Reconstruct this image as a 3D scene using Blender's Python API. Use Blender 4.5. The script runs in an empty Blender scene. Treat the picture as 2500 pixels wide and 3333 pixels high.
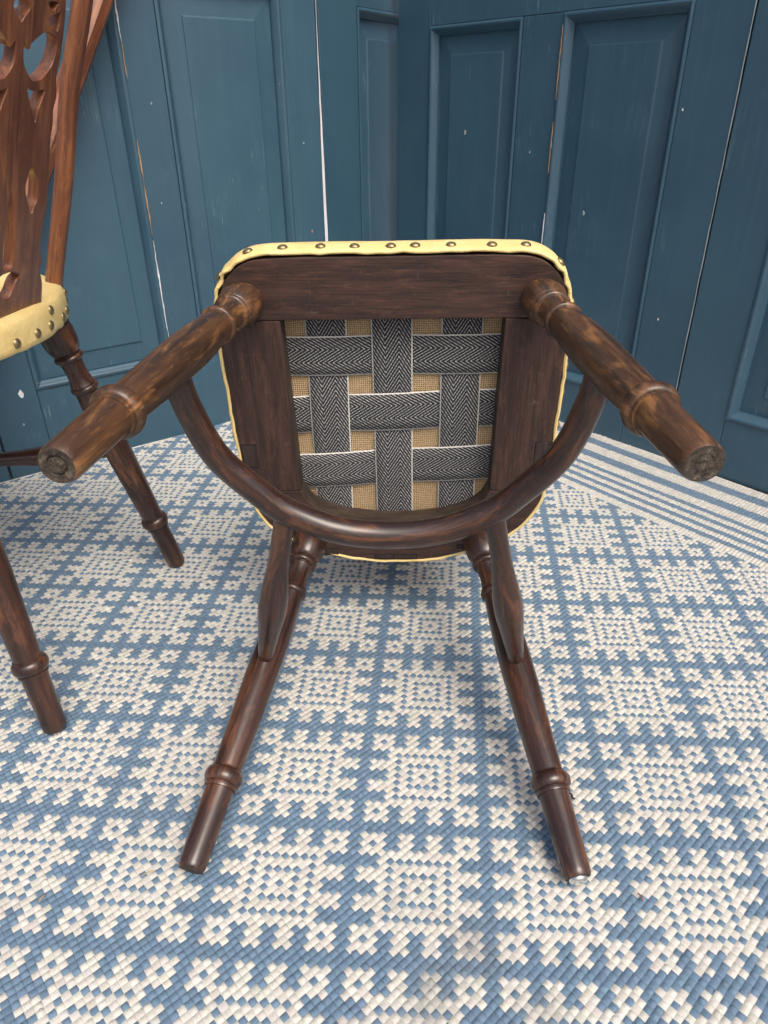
import bpy, bmesh, math, random
import numpy as np
from mathutils import Matrix, Vector

# ------------------------------------------------------------------ camera, world, sun, exposure
scn = bpy.context.scene
COL = scn.collection
rad = math.radians

cam_d = bpy.data.cameras.new('camera'); cam = bpy.data.objects.new('camera', cam_d); COL.objects.link(cam)
cam_d.sensor_fit = 'HORIZONTAL'; cam_d.sensor_width = 36.0; cam_d.lens = 36.0 * 2305 / 2500
cam_d.clip_start = 0.02; cam_d.clip_end = 2000
P_, R_ = rad(29.9), rad(0.56)
right = Vector((1, 0, 0)); fwd = Vector((0, math.cos(P_), -math.sin(P_))); down = fwd.cross(right)
r2 = right * math.cos(R_) + down * math.sin(R_); d2 = -right * math.sin(R_) + down * math.cos(R_)
M = Matrix((r2, -d2, -fwd)).transposed().to_4x4(); M.translation = (0, 0, 0.685)
cam.matrix_world = M
scn.camera = cam

SUN_EL, SUN_AZ = rad(56), rad(152)          # azimuth clockwise from +Y: soft light from behind the camera, a little to the right
w = bpy.data.worlds.new('World'); scn.world = w; w.use_nodes = True
nt = w.node_tree; nt.nodes.clear()
sky = nt.nodes.new('ShaderNodeTexSky'); sky.sky_type = 'NISHITA'; sky.sun_disc = False
sky.sun_elevation = SUN_EL; sky.sun_rotation = SUN_AZ
sky.air_density = 1.0; sky.dust_density = 7.0; sky.ozone_density = 0.6
bg = nt.nodes.new('ShaderNodeBackground'); bg.inputs[1].default_value = 0.15
wo = nt.nodes.new('ShaderNodeOutputWorld')
nt.links.new(sky.outputs[0], bg.inputs[0]); nt.links.new(bg.outputs[0], wo.inputs[0])

sun_d = bpy.data.lights.new('sun', 'SUN'); sun = bpy.data.objects.new('sun', sun_d); COL.objects.link(sun)
sun_d.energy = 1.5; sun_d.angle = rad(34); sun_d.color = (1.0, 0.95, 0.87)
sdir = Vector((math.sin(SUN_AZ) * math.cos(SUN_EL), math.cos(SUN_AZ) * math.cos(SUN_EL), math.sin(SUN_EL)))
sun.rotation_euler = (-sdir).to_track_quat('-Z', 'Y').to_euler()

scn.view_settings.view_transform = 'Standard'; scn.view_settings.look = 'None'
scn.view_settings.exposure = 0.25; scn.view_settings.gamma = 1.0
scn.view_settings.use_curve_mapping = False

rng = np.random.default_rng(7); random.seed(7)

# ------------------------------------------------------------------ helpers
def link(o, parent=None):
    COL.objects.link(o)
    if parent is not None: o.parent = parent
    return o

def tag(o, label=None, cat=None, group=None, kind=None):
    if label: o['label'] = label
    if cat: o['category'] = cat
    if group: o['group'] = group
    if kind: o['kind'] = kind
    return o

def empty(name, mat=None, label=None, cat=None):
    o = bpy.data.objects.new(name, None); o.empty_display_size = 0.1
    if mat is not None: o.matrix_world = mat
    link(o); tag(o, label, cat)
    return o

def mesh_obj(name, verts, faces, mats, parent=None, smooth=True, g=None, uv=None, fmat=None, sharp=None):
    me = bpy.data.meshes.new(name)
    me.from_pydata([tuple(v) for v in verts], [], [tuple(f) for f in faces])
    if not isinstance(mats, (list, tuple)): mats = [mats]
    for m in mats: me.materials.append(m)
    if fmat is not None: me.polygons.foreach_set('material_index', list(fmat))
    if smooth: me.polygons.foreach_set('use_smooth', [True] * len(me.polygons))
    if g is not None:
        a = me.attributes.new('g', 'FLOAT_VECTOR', 'POINT'); a.data.foreach_set('vector', np.asarray(g, np.float32).ravel())
    if uv is not None:
        l = me.uv_layers.new(name='UVMap'); vi = np.empty(len(me.loops), np.int32); me.loops.foreach_get('vertex_index', vi)
        l.data.foreach_set('uv', np.asarray(uv, np.float32)[vi].ravel())
    me.update()
    if sharp is not None: me.set_sharp_from_angle(angle=rad(sharp))
    o = bpy.data.objects.new(name, me); link(o, parent)
    return o

def catmull(P, n=8, closed=False):
    P = [np.array(p, float) for p in P]; N = len(P); out = []
    rngs = N if closed else N - 1
    for i in range(rngs):
        if closed: p0, p1, p2, p3 = P[(i - 1) % N], P[i], P[(i + 1) % N], P[(i + 2) % N]
        else:
            p1, p2 = P[i], P[i + 1]
            p0 = P[i - 1] if i > 0 else 2 * p1 - p2
            p3 = P[i + 2] if i + 2 < N else 2 * p2 - p1
        for k in range(n):
            t = k / n
            out.append(0.5 * (2 * p1 + (p2 - p0) * t + (2 * p0 - 5 * p1 + 4 * p2 - p3) * t * t + (3 * p1 - p0 - 3 * p2 + p3) * t ** 3))
    if not closed: out.append(P[-1])
    return np.array(out)

def tube(path, radii, seg=20, caps=True, squash=1.0, up=None):
    """verts, faces, g for a tube along a path; g = straightened wood coordinates"""
    path = np.asarray(path, float); n = len(path)
    T = np.gradient(path, axis=0); T /= np.linalg.norm(T, axis=1)[:, None]
    ref = np.array(up if up is not None else (0, 0, 1.0))
    if abs(T[0] @ ref) > .95: ref = np.array((1.0, 0, 0))
    nrm = ref - T[0] * (T[0] @ ref); nrm /= np.linalg.norm(nrm)
    V, G, F = [], [], []; s = 0
    for i in range(n):
        if i:
            s += np.linalg.norm(path[i] - path[i - 1])
            nrm = nrm - T[i] * (T[i] @ nrm); nrm /= np.linalg.norm(nrm)
        b = np.cross(T[i], nrm)
        for k in range(seg):
            a = 2 * math.pi * (k + .5) / seg; r = radii[i]
            V.append(path[i] + nrm * r * math.cos(a) + b * r * squash * math.sin(a)); G.append((r * math.cos(a), r * math.sin(a), s))
    for i in range(n - 1):
        for k in range(seg):
            k2 = (k + 1) % seg
            F.append((i * seg + k, i * seg + k2, (i + 1) * seg + k2, (i + 1) * seg + k))
    if caps:
        F.append(tuple(range(seg))[::-1]); F.append(tuple((n - 1) * seg + k for k in range(seg)))
    return V, F, G

# ------------------------------------------------------------------ materials
def new_mat(name):
    m = bpy.data.materials.new(name); m.use_nodes = True
    b = m.node_tree.nodes['Principled BSDF']
    return m, m.node_tree, b

class N:
    """tiny node builder"""
    def __init__(s, nt): s.nt = nt
    def add(s, t, **kw):
        n = s.nt.nodes.new(t)
        for k, v in kw.items(): setattr(n, k, v)
        return n
    def lk(s, a, b): s.nt.links.new(a, b)
    def put(s, sock, v):
        if hasattr(v, 'is_output'): s.lk(v, sock)
        else: sock.default_value = v
    def math(s, op, a, b=None, c=None, clamp=False):
        n = s.add('ShaderNodeMath', operation=op, use_clamp=clamp); s.put(n.inputs[0], a)
        if b is not None: s.put(n.inputs[1], b)
        if c is not None: s.put(n.inputs[2], c)
        return n.outputs[0]
    def vmul(s, v, k):
        n = s.add('ShaderNodeVectorMath', operation='MULTIPLY'); s.put(n.inputs[0], v); n.inputs[1].default_value = k; return n.outputs[0]
    def vadd(s, v, k):
        n = s.add('ShaderNodeVectorMath', operation='ADD'); s.put(n.inputs[0], v); s.put(n.inputs[1], k); return n.outputs[0]
    def noise(s, v, scale=1, detail=4, rough=.55, dist=0):
        n = s.add('ShaderNodeTexNoise'); s.put(n.inputs['Vector'], v); n.inputs['Scale'].default_value = scale
        n.inputs['Detail'].default_value = detail; n.inputs['Roughness'].default_value = rough; n.inputs['Distortion'].default_value = dist
        return n.outputs[0]
    def ramp(s, f, stops, interp='LINEAR'):
        n = s.add('ShaderNodeValToRGB'); s.put(n.inputs[0], f); cr = n.color_ramp; cr.interpolation = interp
        while len(cr.elements) < len(stops): cr.elements.new(.5)
        for e, (p, c) in zip(cr.elements, stops):
            e.position = p; e.color = (*c, 1) if len(c) == 3 else c
        return n.outputs[0]
    def step(s, f, a, b):
        n = s.add('ShaderNodeMapRange', interpolation_type='SMOOTHSTEP'); s.put(n.inputs[0], f)
        n.inputs[1].default_value = a; n.inputs[2].default_value = b
        return n.outputs[0]
    def mix(s, f, a, b, mode='MIX'):
        n = s.add('ShaderNodeMix', data_type='RGBA', blend_type=mode); s.put(n.inputs[0], f)
        s.put(n.inputs[6], a if hasattr(a, 'is_output') else (*a, 1)); s.put(n.inputs[7], b if hasattr(b, 'is_output') else (*b, 1))
        return n.outputs[2]
    def bump(s, h, strength=.3, dist=.001, normal=None):
        n = s.add('ShaderNodeBump'); s.put(n.inputs['Height'], h); n.inputs['Strength'].default_value = strength; n.inputs['Distance'].default_value = dist
        if normal is not None: s.lk(normal, n.inputs['Normal'])
        return n.outputs[0]

def attr(b, name, out=1):
    n = b.add('ShaderNodeAttribute'); n.attribute_name = name
    return n.outputs[out]

def wood_mat(name, dark, mid, warm, worn_amt=.5, rough=(.30, .5), coat=.25, bump=.25, dusty=0.0, sc=1.0):
    m, nt, P = new_mat(name); b = N(nt)
    g = attr(b, 'g'); oi = b.add('ShaderNodeObjectInfo')
    off = b.add('ShaderNodeCombineXYZ'); b.lk(b.math('MULTIPLY', oi.outputs['Random'], 37.0), off.inputs[0]); b.lk(b.math('MULTIPLY', oi.outputs['Random'], 11.0), off.inputs[2])
    gv = b.vadd(b.vmul(g, (sc, sc, sc)), off.outputs[0])
    grain = b.noise(b.vmul(gv, (260, 260, 9)), 1, 5, .62, .3)
    band = b.noise(b.vmul(gv, (60, 60, 5)), 1, 3, .5, .6)
    blot = b.noise(b.vmul(gv, (22, 22, 14)), 1, 4, .6)
    worn = b.noise(b.vmul(gv, (54, 54, 12)), 1, 6, .68, .5)
    c1 = b.mix(b.step(band, .35, .68), dark, mid)
    c2 = b.mix(b.math('MULTIPLY', b.step(worn, .50, .68), worn_amt), c1, warm)
    c3 = b.mix(b.math('MULTIPLY', b.step(blot, .56, .76), .38), c2, tuple(x * .45 for x in dark))
    c4 = b.mix(b.math('MULTIPLY', b.step(grain, .48, .66), .58), c3, tuple(x * .35 for x in dark))
    fl = b.noise(b.vmul(gv, (420, 420, 60)), 1, 3, .6)
    c5 = b.mix(b.math('MULTIPLY', b.step(fl, .58, .70), .30), c4, warm)
    if dusty:
        d = b.noise(b.vmul(gv, (35, 35, 35)), 1, 8, .75)
        c5 = b.mix(b.math('MULTIPLY', b.step(d, .60, .78), dusty), c5, (.26, .19, .15))
        sc_ = b.noise(b.vmul(g, (26, 26, 380)), 1, 3, .6); sm = b.noise(b.vmul(g, (28, 28, 28)), 1, 3, .6)
        c5 = b.mix(b.math('MULTIPLY', b.math('MULTIPLY', b.step(sc_, .62, .70), b.step(sm, .56, .68)), .3), c5, (.34, .27, .22))
    b.lk(c5, P.inputs['Base Color'])
    rr = b.add('ShaderNodeMapRange'); b.lk(blot, rr.inputs[0]); rr.inputs[1].default_value = .3; rr.inputs[2].default_value = .7
    rr.inputs[3].default_value = rough[0]; rr.inputs[4].default_value = rough[1]
    b.lk(rr.outputs[0], P.inputs['Roughness'])
    P.inputs['Coat Weight'].default_value = coat; P.inputs['Coat Roughness'].default_value = .17
    h = b.math('ADD', b.math('MULTIPLY', grain, -.6), b.math('MULTIPLY', worn, .5))
    b.lk(b.bump(h, bump, .0012), P.inputs['Normal'])
    return m

WOOD = wood_mat('dark_turned_wood', (.021, .010, .008), (.052, .021, .013), (.185, .070, .029), .60, (.24, .42), .35)
WOOD_LEG = wood_mat('worn_leg_wood', (.036, .018, .010), (.108, .050, .023), (.30, .138, .048), .85, (.32, .52), .20)
WOOD_BACK = wood_mat('reddish_back_wood', (.14, .046, .022), (.29, .105, .045), (.46, .19, .07), .6, (.30, .48), .22)
WOOD_RAIL = wood_mat('seat_rail_wood', (.028, .013, .010), (.060, .027, .020), (.150, .064, .040), .38, (.46, .66), .05, .5, .45, 1.9)
WOOD_INNER = wood_mat('raw_inner_rail_wood', (.028, .018, .013), (.055, .036, .025), (.09, .058, .036), .5, (.6, .8), .0, .5)
WOOD_PLUG = wood_mat('dark_plug_wood', (.018, .011, .009), (.036, .021, .017), (.07, .04, .028), .4, (.6, .8), .0, .9)
END_GRAIN = wood_mat('dirty_end_grain', (.030, .023, .018), (.075, .058, .044), (.17, .135, .10), .9, (.7, .9), .0, .9)
GAP, _nt, _P = new_mat('dark_gap'); _P.inputs['Base Color'].default_value = (.006, .004, .004, 1); _P.inputs['Roughness'].default_value = .9

def leather_mat():
    m, nt, P = new_mat('yellow_leatherette'); b = N(nt)
    tc = b.add('ShaderNodeTexCoord').outputs['Object']
    n1 = b.noise(tc, 18, 4, .6); n2 = b.noise(tc, 420, 3, .6); n3 = b.noise(tc, 60, 5, .7)
    c = b.mix(b.step(n1, .3, .7), (.77, .57, .225), (.86, .68, .31))
    c = b.mix(b.math('MULTIPLY', b.step(n3, .6, .8), .3), c, (.55, .36, .13))
    b.lk(c, P.inputs['Base Color']); P.inputs['Roughness'].default_value = .45
    P.inputs['Subsurface Weight'].default_value = 0.0
    n4 = b.noise(tc, 140, 4, .65)
    h = b.math('ADD', b.math('ADD', n2, b.math('MULTIPLY', n3, 2.0)), b.math('MULTIPLY', n4, 1.5))
    b.lk(b.bump(h, .42, .0014), P.inputs['Normal'])
    return m
LEATHER = leather_mat()

def brass_mat():
    m, nt, P = new_mat('antique_brass'); b = N(nt)
    tc = b.add('ShaderNodeTexCoord').outputs['Object']
    n = b.noise(tc, 300, 4, .6)
    b.lk(b.mix(b.step(n, .35, .7), (.40, .32, .17), (.24, .19, .10)), P.inputs['Base Color'])
    P.inputs['Metallic'].default_value = .9; P.inputs['Roughness'].default_value = .42
    return m
BRASS = brass_mat()
STEEL, _nt, _P = new_mat('bright_steel'); _P.inputs['Base Color'].default_value = (.78, .77, .74, 1); _P.inputs['Metallic'].default_value = 1; _P.inputs['Roughness'].default_value = .16

def webbing_mat():
    m, nt, P = new_mat('herringbone_webbing'); b = N(nt)
    uv = b.add('ShaderNodeUVMap'); uv.uv_map = 'UVMap'
    sep = b.add('ShaderNodeSeparateXYZ'); b.lk(uv.outputs[0], sep.inputs[0]); u, v = sep.outputs[0], sep.outputs[1]
    jit = b.noise(b.vmul(uv.outputs[0], (9, 9, 1)), 1, 3, .6)
    v2 = b.math('ADD', v, b.math('MULTIPLY', b.math('SUBTRACT', jit, .5), .03))
    d = b.math('PINGPONG', u, .335)
    ph = b.math('ADD', b.math('MULTIPLY', v2, 8.0), b.math('MULTIPLY', d, 13.0))
    line = b.math('PINGPONG', ph, .5)                       # 0..0.5
    dot = b.math('PINGPONG', b.math('ADD', b.math('MULTIPLY', v2, 11.0), b.math('MULTIPLY', u, 5.0)), .5)
    wht = b.math('MULTIPLY', b.step(line, .36, .455), b.math('ADD', .45, b.math('MULTIPLY', b.step(dot, .12, .30), .55)))
    eu = b.math('ABSOLUTE', b.math('SUBTRACT', u, .5))
    selv = b.step(eu, .468, .474)
    fib = b.noise(b.vmul(uv.outputs[0], (60, 60, 1)), 1, 4, .6)
    dark = b.mix(b.step(fib, .3, .7), (.007, .008, .012), (.026, .029, .039))
    light = b.mix(fib, (.50, .49, .46), (.76, .75, .72))
    c = b.mix(wht, dark, light)
    c = b.mix(selv, c, light)
    b.lk(c, P.inputs['Base Color']); P.inputs['Roughness'].default_value = .9
    P.inputs['Sheen Weight'].default_value = .15
    h = b.math('ADD', b.math('ADD', line, b.math('MULTIPLY', dot, .6)), b.math('MULTIPLY', selv, .5))
    b.lk(b.bump(h, .6, .0012), P.inputs['Normal'])
    return m
WEB = webbing_mat()

def hessian_mat():
    m, nt, P = new_mat('hessian'); b = N(nt)
    tc = b.add('ShaderNodeTexCoord').outputs['Object']
    dn = b.add('ShaderNodeTexNoise'); b.lk(tc, dn.inputs['Vector']); dn.inputs['Scale'].default_value = 45; dn.inputs['Detail'].default_value = 3
    tv = b.vadd(tc, b.vmul(dn.outputs[1], (.004, .004, 0)))
    sep = b.add('ShaderNodeSeparateXYZ'); b.lk(tv, sep.inputs[0])
    px = b.math('PINGPONG', b.math('MULTIPLY', sep.outputs[0], 360), .5)
    py = b.math('PINGPONG', b.math('MULTIPLY', sep.outputs[1], 360), .5)
    thr = b.math('MAXIMUM', px, py)
    n = b.noise(tc, 500, 4, .6); n2 = b.noise(tc, 30, 3, .5)
    thread = b.mix(b.step(n, .3, .7), (.39, .275, .155), (.60, .455, .275))
    thread = b.mix(b.math('MULTIPLY', n2, .35), thread, (.55, .40, .20))
    c = b.mix(b.step(thr, .22, .34), (.17, .10, .045), thread)
    b.lk(c, P.inputs['Base Color']); P.inputs['Roughness'].default_value = .95
    b.lk(b.bump(b.math('ADD', thr, b.math('MULTIPLY', n, .3)), .8, .0015), P.inputs['Normal'])
    return m
HESSIAN = hessian_mat()

def paint_mat():
    m, nt, P = new_mat('blue_green_door_paint'); b = N(nt)
    tc = b.add('ShaderNodeTexCoord').outputs['Object']
    oi = b.add('ShaderNodeObjectInfo')
    off = b.add('ShaderNodeCombineXYZ'); b.lk(b.math('MULTIPLY', oi.outputs['Random'], 9.0), off.inputs[0]); b.lk(b.math('MULTIPLY', oi.outputs['Random'], 5.0), off.inputs[2])
    tv = b.vadd(tc, off.outputs[0])
    brush = b.noise(b.vmul(tv, (330, 330, 5)), 1, 5, .65, .2)
    brush2 = b.noise(b.vmul(tv, (90, 90, 3.5)), 1, 4, .6, .3)
    cloud = b.noise(tv, 3.2, 4, .6)
    wearmask = b.noise(tv, 6, 5, .72)
    scr = b.noise(b.vmul(tv, (520, 520, 16)), 1, 3, .6, .2)
    chips = b.noise(b.vmul(tv, (110, 110, 60)), 1, 3, .6)
    c = b.mix(b.step(cloud, .3, .7), (.032, .084, .134), (.042, .104, .154))
    c = b.mix(b.math('MULTIPLY', b.step(brush2, .45, .75), .35), c, (.048, .115, .172))
    w1 = b.math('MULTIPLY', b.step(brush, .52, .70), b.step(wearmask, .48, .68))
    c = b.mix(b.math('MULTIPLY', w1, .5), c, (.14, .26, .30))
    w2 = b.math('MULTIPLY', b.step(scr, .62, .69), b.step(wearmask, .52, .66))
    c = b.mix(b.math('MULTIPLY', w2, .6), c, (.30, .44, .46))
    w3 = b.step(chips, .755, .78)
    c = b.mix(b.math('MULTIPLY', w3, .8), c, (.55, .56, .50))
    b.lk(c, P.inputs['Base Color'])
    rr = b.add('ShaderNodeMapRange'); b.lk(brush2, rr.inputs[0]); rr.inputs[3].default_value = .36; rr.inputs[4].default_value = .56
    b.lk(rr.outputs[0], P.inputs['Roughness'])
    P.inputs['Coat Weight'].default_value = .32; P.inputs['Coat Roughness'].default_value = .28
    b.lk(b.bump(b.math('ADD', brush, b.math('MULTIPLY', brush2, 2.0)), .16, .0012), P.inputs['Normal'])
    return m
PAINT = paint_mat()

def plain(name, col, rough=.7):
    m, nt, P = new_mat(name); b = N(nt)
    tc = b.add('ShaderNodeTexCoord').outputs['Object']
    n = b.noise(b.vmul(tc, (200, 200, 25)), 1, 4, .6)
    b.lk(b.mix(n, tuple(x * .7 for x in col), tuple(min(1, x * 1.15) for x in col)), P.inputs['Base Color']); P.inputs['Roughness'].default_value = rough
    return m
BARE = plain('bare_wood', (.42, .25, .13)); WHITE = plain('plain_white', (.78, .78, .80)); PALE = plain('pale_worn_edge', (.36, .42, .44))

def rug_mat():
    m, nt, P = new_mat('woven_rug_yarn'); b = N(nt)
    col = attr(b, 'Col', 0); g = attr(b, 'g')
    tc = b.add('ShaderNodeTexCoord').outputs['Object']
    fib = b.noise(b.vmul(g, (1900, 200, 1)), 1, 4, .65, .2)
    big = b.noise(tc, 6, 5, .65); med = b.noise(tc, 40, 4, .6)
    c = b.mix(b.math('MULTIPLY', b.step(fib, .40, .70), .30), col, (.40, .46, .52), 'MULTIPLY')
    c = b.mix(b.math('MULTIPLY', b.step(big, .55, .78), .16), c, (.50, .43, .34))
    c = b.mix(b.math('MULTIPLY', b.step(med, .62, .80), .14), c, (.42, .36, .30))
    b.lk(c, P.inputs['Base Color']); P.inputs['Roughness'].default_value = .62
    P.inputs['Sheen Weight'].default_value = .12; P.inputs['Specular IOR Level'].default_value = .35
    b.lk(b.bump(fib, .5, .0008), P.inputs['Normal'])
    return m
RUG = rug_mat()

def concrete():
    m, nt, P = new_mat('patio_concrete'); b = N(nt)
    tc = b.add('ShaderNodeTexCoord').outputs['Object']
    n = b.noise(tc, 3, 6, .65); n2 = b.noise(tc, 120, 4, .7)
    c = b.mix(n, (.20, .19, .175), (.32, .31, .29)); c = b.mix(b.math('MULTIPLY', n2, .4), c, (.14, .135, .13))
    b.lk(c, P.inputs['Base Color']); P.inputs['Roughness'].default_value = .9
    b.lk(b.bump(n2, .4, .002), P.inputs['Normal'])
    return m

# ------------------------------------------------------------------ setting: ground
gs = 400
ground = mesh_obj('patio_ground', [(-gs, -gs, -.009), (gs, -gs, -.009), (gs, gs, -.009), (-gs, gs, -.009)], [(0, 1, 2, 3)], concrete(), smooth=False)
tag(ground, kind='structure')

# ------------------------------------------------------------------ panelled doors
K = np.array((0.09472151595442158, 2.0175240633975084))
DL = np.array((0.7973204554385274, 0.6035562039605753)); DR = np.array((0.6670197558450794, -0.7450400293355859))

def wall_matrix(origin, d):
    return Matrix(((d[0], -d[1], 0, origin[0]), (d[1], d[0], 0, origin[1]), (0, 0, 1, -.009), (0, 0, 0, 1)))

def box(name, x0, x1, y0, y1, z0, z1, mat, parent, bev=.0015):
    bm = bmesh.new()
    vs = [bm.verts.new((x, y, z)) for x in (x0, x1) for y in (y0, y1) for z in (z0, z1)]
    for f in ((0, 1, 3, 2), (4, 6, 7, 5), (0, 4, 5, 1), (2, 3, 7, 6), (0, 2, 6, 4), (1, 5, 7, 3)): bm.faces.new([vs[i] for i in f])
    bmesh.ops.recalc_face_normals(bm, faces=bm.faces)
    if bev: bmesh.ops.bevel(bm, geom=list(bm.edges), offset=bev, segments=2, affect='EDGES', profile=.5)
    me = bpy.data.meshes.new(name); bm.to_mesh(me); bm.free(); me.materials.append(mat)
    o = bpy.data.objects.new(name, me); link(o, parent); return o

def panel(parent, x0, x1, z0, z1, mould=.018, bevel=.042, depth=.018, raise_=.0085):
    """a raised and fielded panel with a moulding frame round it; x0..z1 is the opening between stiles and rails"""
    a = (x0 + .0, x1 - .0, z0, z1)
    m = mould
    rings = [(x0 - .004, x1 + .004, z0 - .004, z1 + .004, depth + .001), (x0 + m + bevel * .08, x1 - m - bevel * .08, z0 + m + bevel * .08, z1 - m - bevel * .08, depth),
             (x0 + m + bevel - .004, x1 - m - bevel + .004, z0 + m + bevel - .004, z1 - m - bevel + .004, depth - raise_ + .003),
             (x0 + m + bevel - .002, x1 - m - bevel + .002, z0 + m + bevel - .002, z1 - m - bevel + .002, depth - raise_ + .0005),
             (x0 + m + bevel, x1 - m - bevel, z0 + m + bevel, z1 - m - bevel, depth - raise_)]
    V, F = [], []
    for (xa, xb, za, zb, y) in rings: V += [(xa, y, za), (xb, y, za), (xb, y, zb), (xa, y, zb)]
    for i in range(len(rings) - 1):
        for k in range(4):
            k2 = (k + 1) % 4; F.append((i * 4 + k, i * 4 + k2, i * 4 + 4 + k2, i * 4 + 4 + k))
    e = (len(rings) - 1) * 4; F.append((e, e + 1, e + 2, e + 3))
    p = mesh_obj('panel', V, F, PAINT, parent, smooth=False)
    # moulding: ovolo profile from the face down to the panel, mitred at the corners, one piece a side
    prof = [(0, .000), (.0, -.0025), (.003, -.004), (.006, -.0035), (.0085, -.001), (.011, .003), (.0145, .0065), (.0155, .0095), (m, depth * .62), (m, depth)]
    sides = [((x0, z0), (x1, z0), (0, 1)), ((x1, z0), (x1, z1), (-1, 0)), ((x1, z1), (x0, z1), (0, -1)), ((x0, z1), (x0, z0), (1, 0))]
    for (p0, p1, n_) in sides:
        t = np.array((p1[0] - p0[0], p1[1] - p0[1])); t = t / np.linalg.norm(t); nn = np.array(n_)
        V, F = [], []
        for (o_, y) in prof:
            A = np.array(p0) + nn * o_ + t * o_; B = np.array(p1) + nn * o_ - t * o_
            V += [(A[0], y, A[1]), (B[0], y, B[1])]
        for i in range(len(prof) - 1): F.append((2 * i, 2 * i + 1, 2 * i + 3, 2 * i + 2))
        mo = mesh_obj('moulding', V, F, PAINT, p, smooth=True, sharp=40)
    return p

def door(name, origin, d, label, s0, s1, panels, zb, zt, height=1.98, thick=.042, **pk):
    """panels: list of (x0, x1) openings between stiles; zb..zt the lower panels' opening"""
    root = empty(name, wall_matrix(origin, d), label, 'door')
    zl = zt + .21                                                   # top of the lock rail
    xs = [s0] + [v for p in panels for v in p] + [s1]
    e = .0006
    for i in range(0, len(xs), 2):
        nm = 'stile' if i in (0, len(xs) - 2) else 'muntin'
        if nm == 'stile': box('stile', xs[i], xs[i + 1], 0, thick, .004, height, PAINT, root)
        else:
            box('muntin', xs[i], xs[i + 1], .0004, thick, zb, zt, PAINT, root); box('muntin', xs[i], xs[i + 1], .0004, thick, zl, height - .115, PAINT, root)
    a, c = xs[1] + e, xs[-2] - e
    box('bottom_rail', a, c, .0003, thick, .004, zb - e, PAINT, root)
    box('lock_rail', a, c, .0003, thick, zt + e, zl - e, PAINT, root)
    box('top_rail', a, c, .0003, thick, height - .115 + e, height, PAINT, root)
    for (x0, x1) in panels:
        panel(root, x0, x1, zb, zt, **pk)
        panel(root, x0, x1, zl, height - .115, **pk)
    return root

def strip(name, parent, pts, wids, mat, y=-.001, t=.0012):
    """thin raised strip following pts (x, z) with half widths"""
    V, F = [], []
    for (x, z), wd in zip(pts, wids):
        V += [(x - wd, y + t, z), (x - wd * .8, y, z), (x + wd * .8, y, z), (x + wd, y + t, z)]
    for i in range(len(pts) - 1):
        for k in range(3): F.append((i * 4 + k, i * 4 + k + 1, i * 4 + 5 + k, i * 4 + 4 + k))
    return mesh_obj(name, V, F, mat, parent, smooth=False)

GAPW = .004
OL = K + np.array((-DL[1], DL[0])) * GAPW; ORr = K + np.array((-DR[1], DR[0])) * GAPW
d_l = door('panelled_door', OL, DL, 'blue-green panelled door with a long white strip in the gap at its right edge, behind the upright chair', -1.109, -.288, [(-1.019, -.722), (-.646, -.374)], .186, .905, depth=.0125, raise_=.0055)
d_0 = door('panelled_door', OL, DL, 'dark blue-green door leaf whose edge shows at the far left by the skirting', -1.98, -1.114, [(-1.87, -1.60), (-1.50, -1.225)], .186, .905)
d_2 = door('panelled_door', (-0.13255934, 1.85551045), np.array((0.54280777, 0.83985697)), 'narrow strip of blue-green door turned back into the corner, beside the white strip', .002, .50, [(.149, .39)], .186, .889)
d_r = door('panelled_door', ORr, DR, 'dark blue door with two raised panels behind the tipped chair, right of the corner', -.077, .7885, [(.033, .305), (.408, .682)], .114, .851)
d_r2 = door('panelled_door', ORr, DR, 'dark blue door leaf at the right edge, past the pale crack', .7925, 1.66, [(.903, 1.17), (1.28, 1.55)], .131, .851)

def wob(pts, a): return [(x + random.uniform(-a, a), z) for x, z in pts]
zz = np.linspace(.004, 1.3, 40)
strip('white_gap_strip', d_l, wob([(-.2835, z) for z in zz], .0004), [max(.0004, .0088 * (1 - z / .86) + .0003) for z in zz], WHITE, y=.002)  # solid white strip set in the gap between the door leaves, tapering upward
def chip_line(parent, x, z0, z1, n, wd, mat, slope=0):
    z = np.linspace(z0, z1, n)
    return strip('chipped_edge', parent, wob([(x + slope * (q - z0), q) for q in z], .0006), [max(.0002, wd * random.uniform(.35, 1.1) * math.sin(math.pi * (i + .3) / (n - .4))) for i, q in enumerate(z)], mat, y=-.0046)
chip_line(d_l, -.748 + .026, .56, .64, 14, .0020, BARE); chip_line(d_l, -.722, .46, .56, 14, .0018, BARE); chip_line(d_l, -.7225, .24, .45, 24, .0026, WHITE)
chip_line(d_l, -.7215, .80, .90, 16, .0022, WHITE); chip_line(d_l, -.7215, .74, .80, 10, .0016, BARE)
chip_line(d_r, .4265 - .0175, .70, .83, 20, .0016, BARE); chip_line(d_r, .408, .56, .66, 14, .0018, BARE); chip_line(d_r, .409, .40, .48, 12, .0016, WHITE)
zz = np.linspace(.02, 1.2, 40)
strip('pale_crack', d_r, wob([(.7892, z) for z in zz], .0004), [.0008 * random.uniform(.5, 1.2) for z in zz], PALE, y=-.0012)
# light worn lower beads
strip('worn_bead_edge', d_l, [(x, .2015 + random.uniform(-.001, .001)) for x in np.linspace(-1.016, -.73, 2)], [.001, .001], PALE, y=-.0055)

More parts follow.
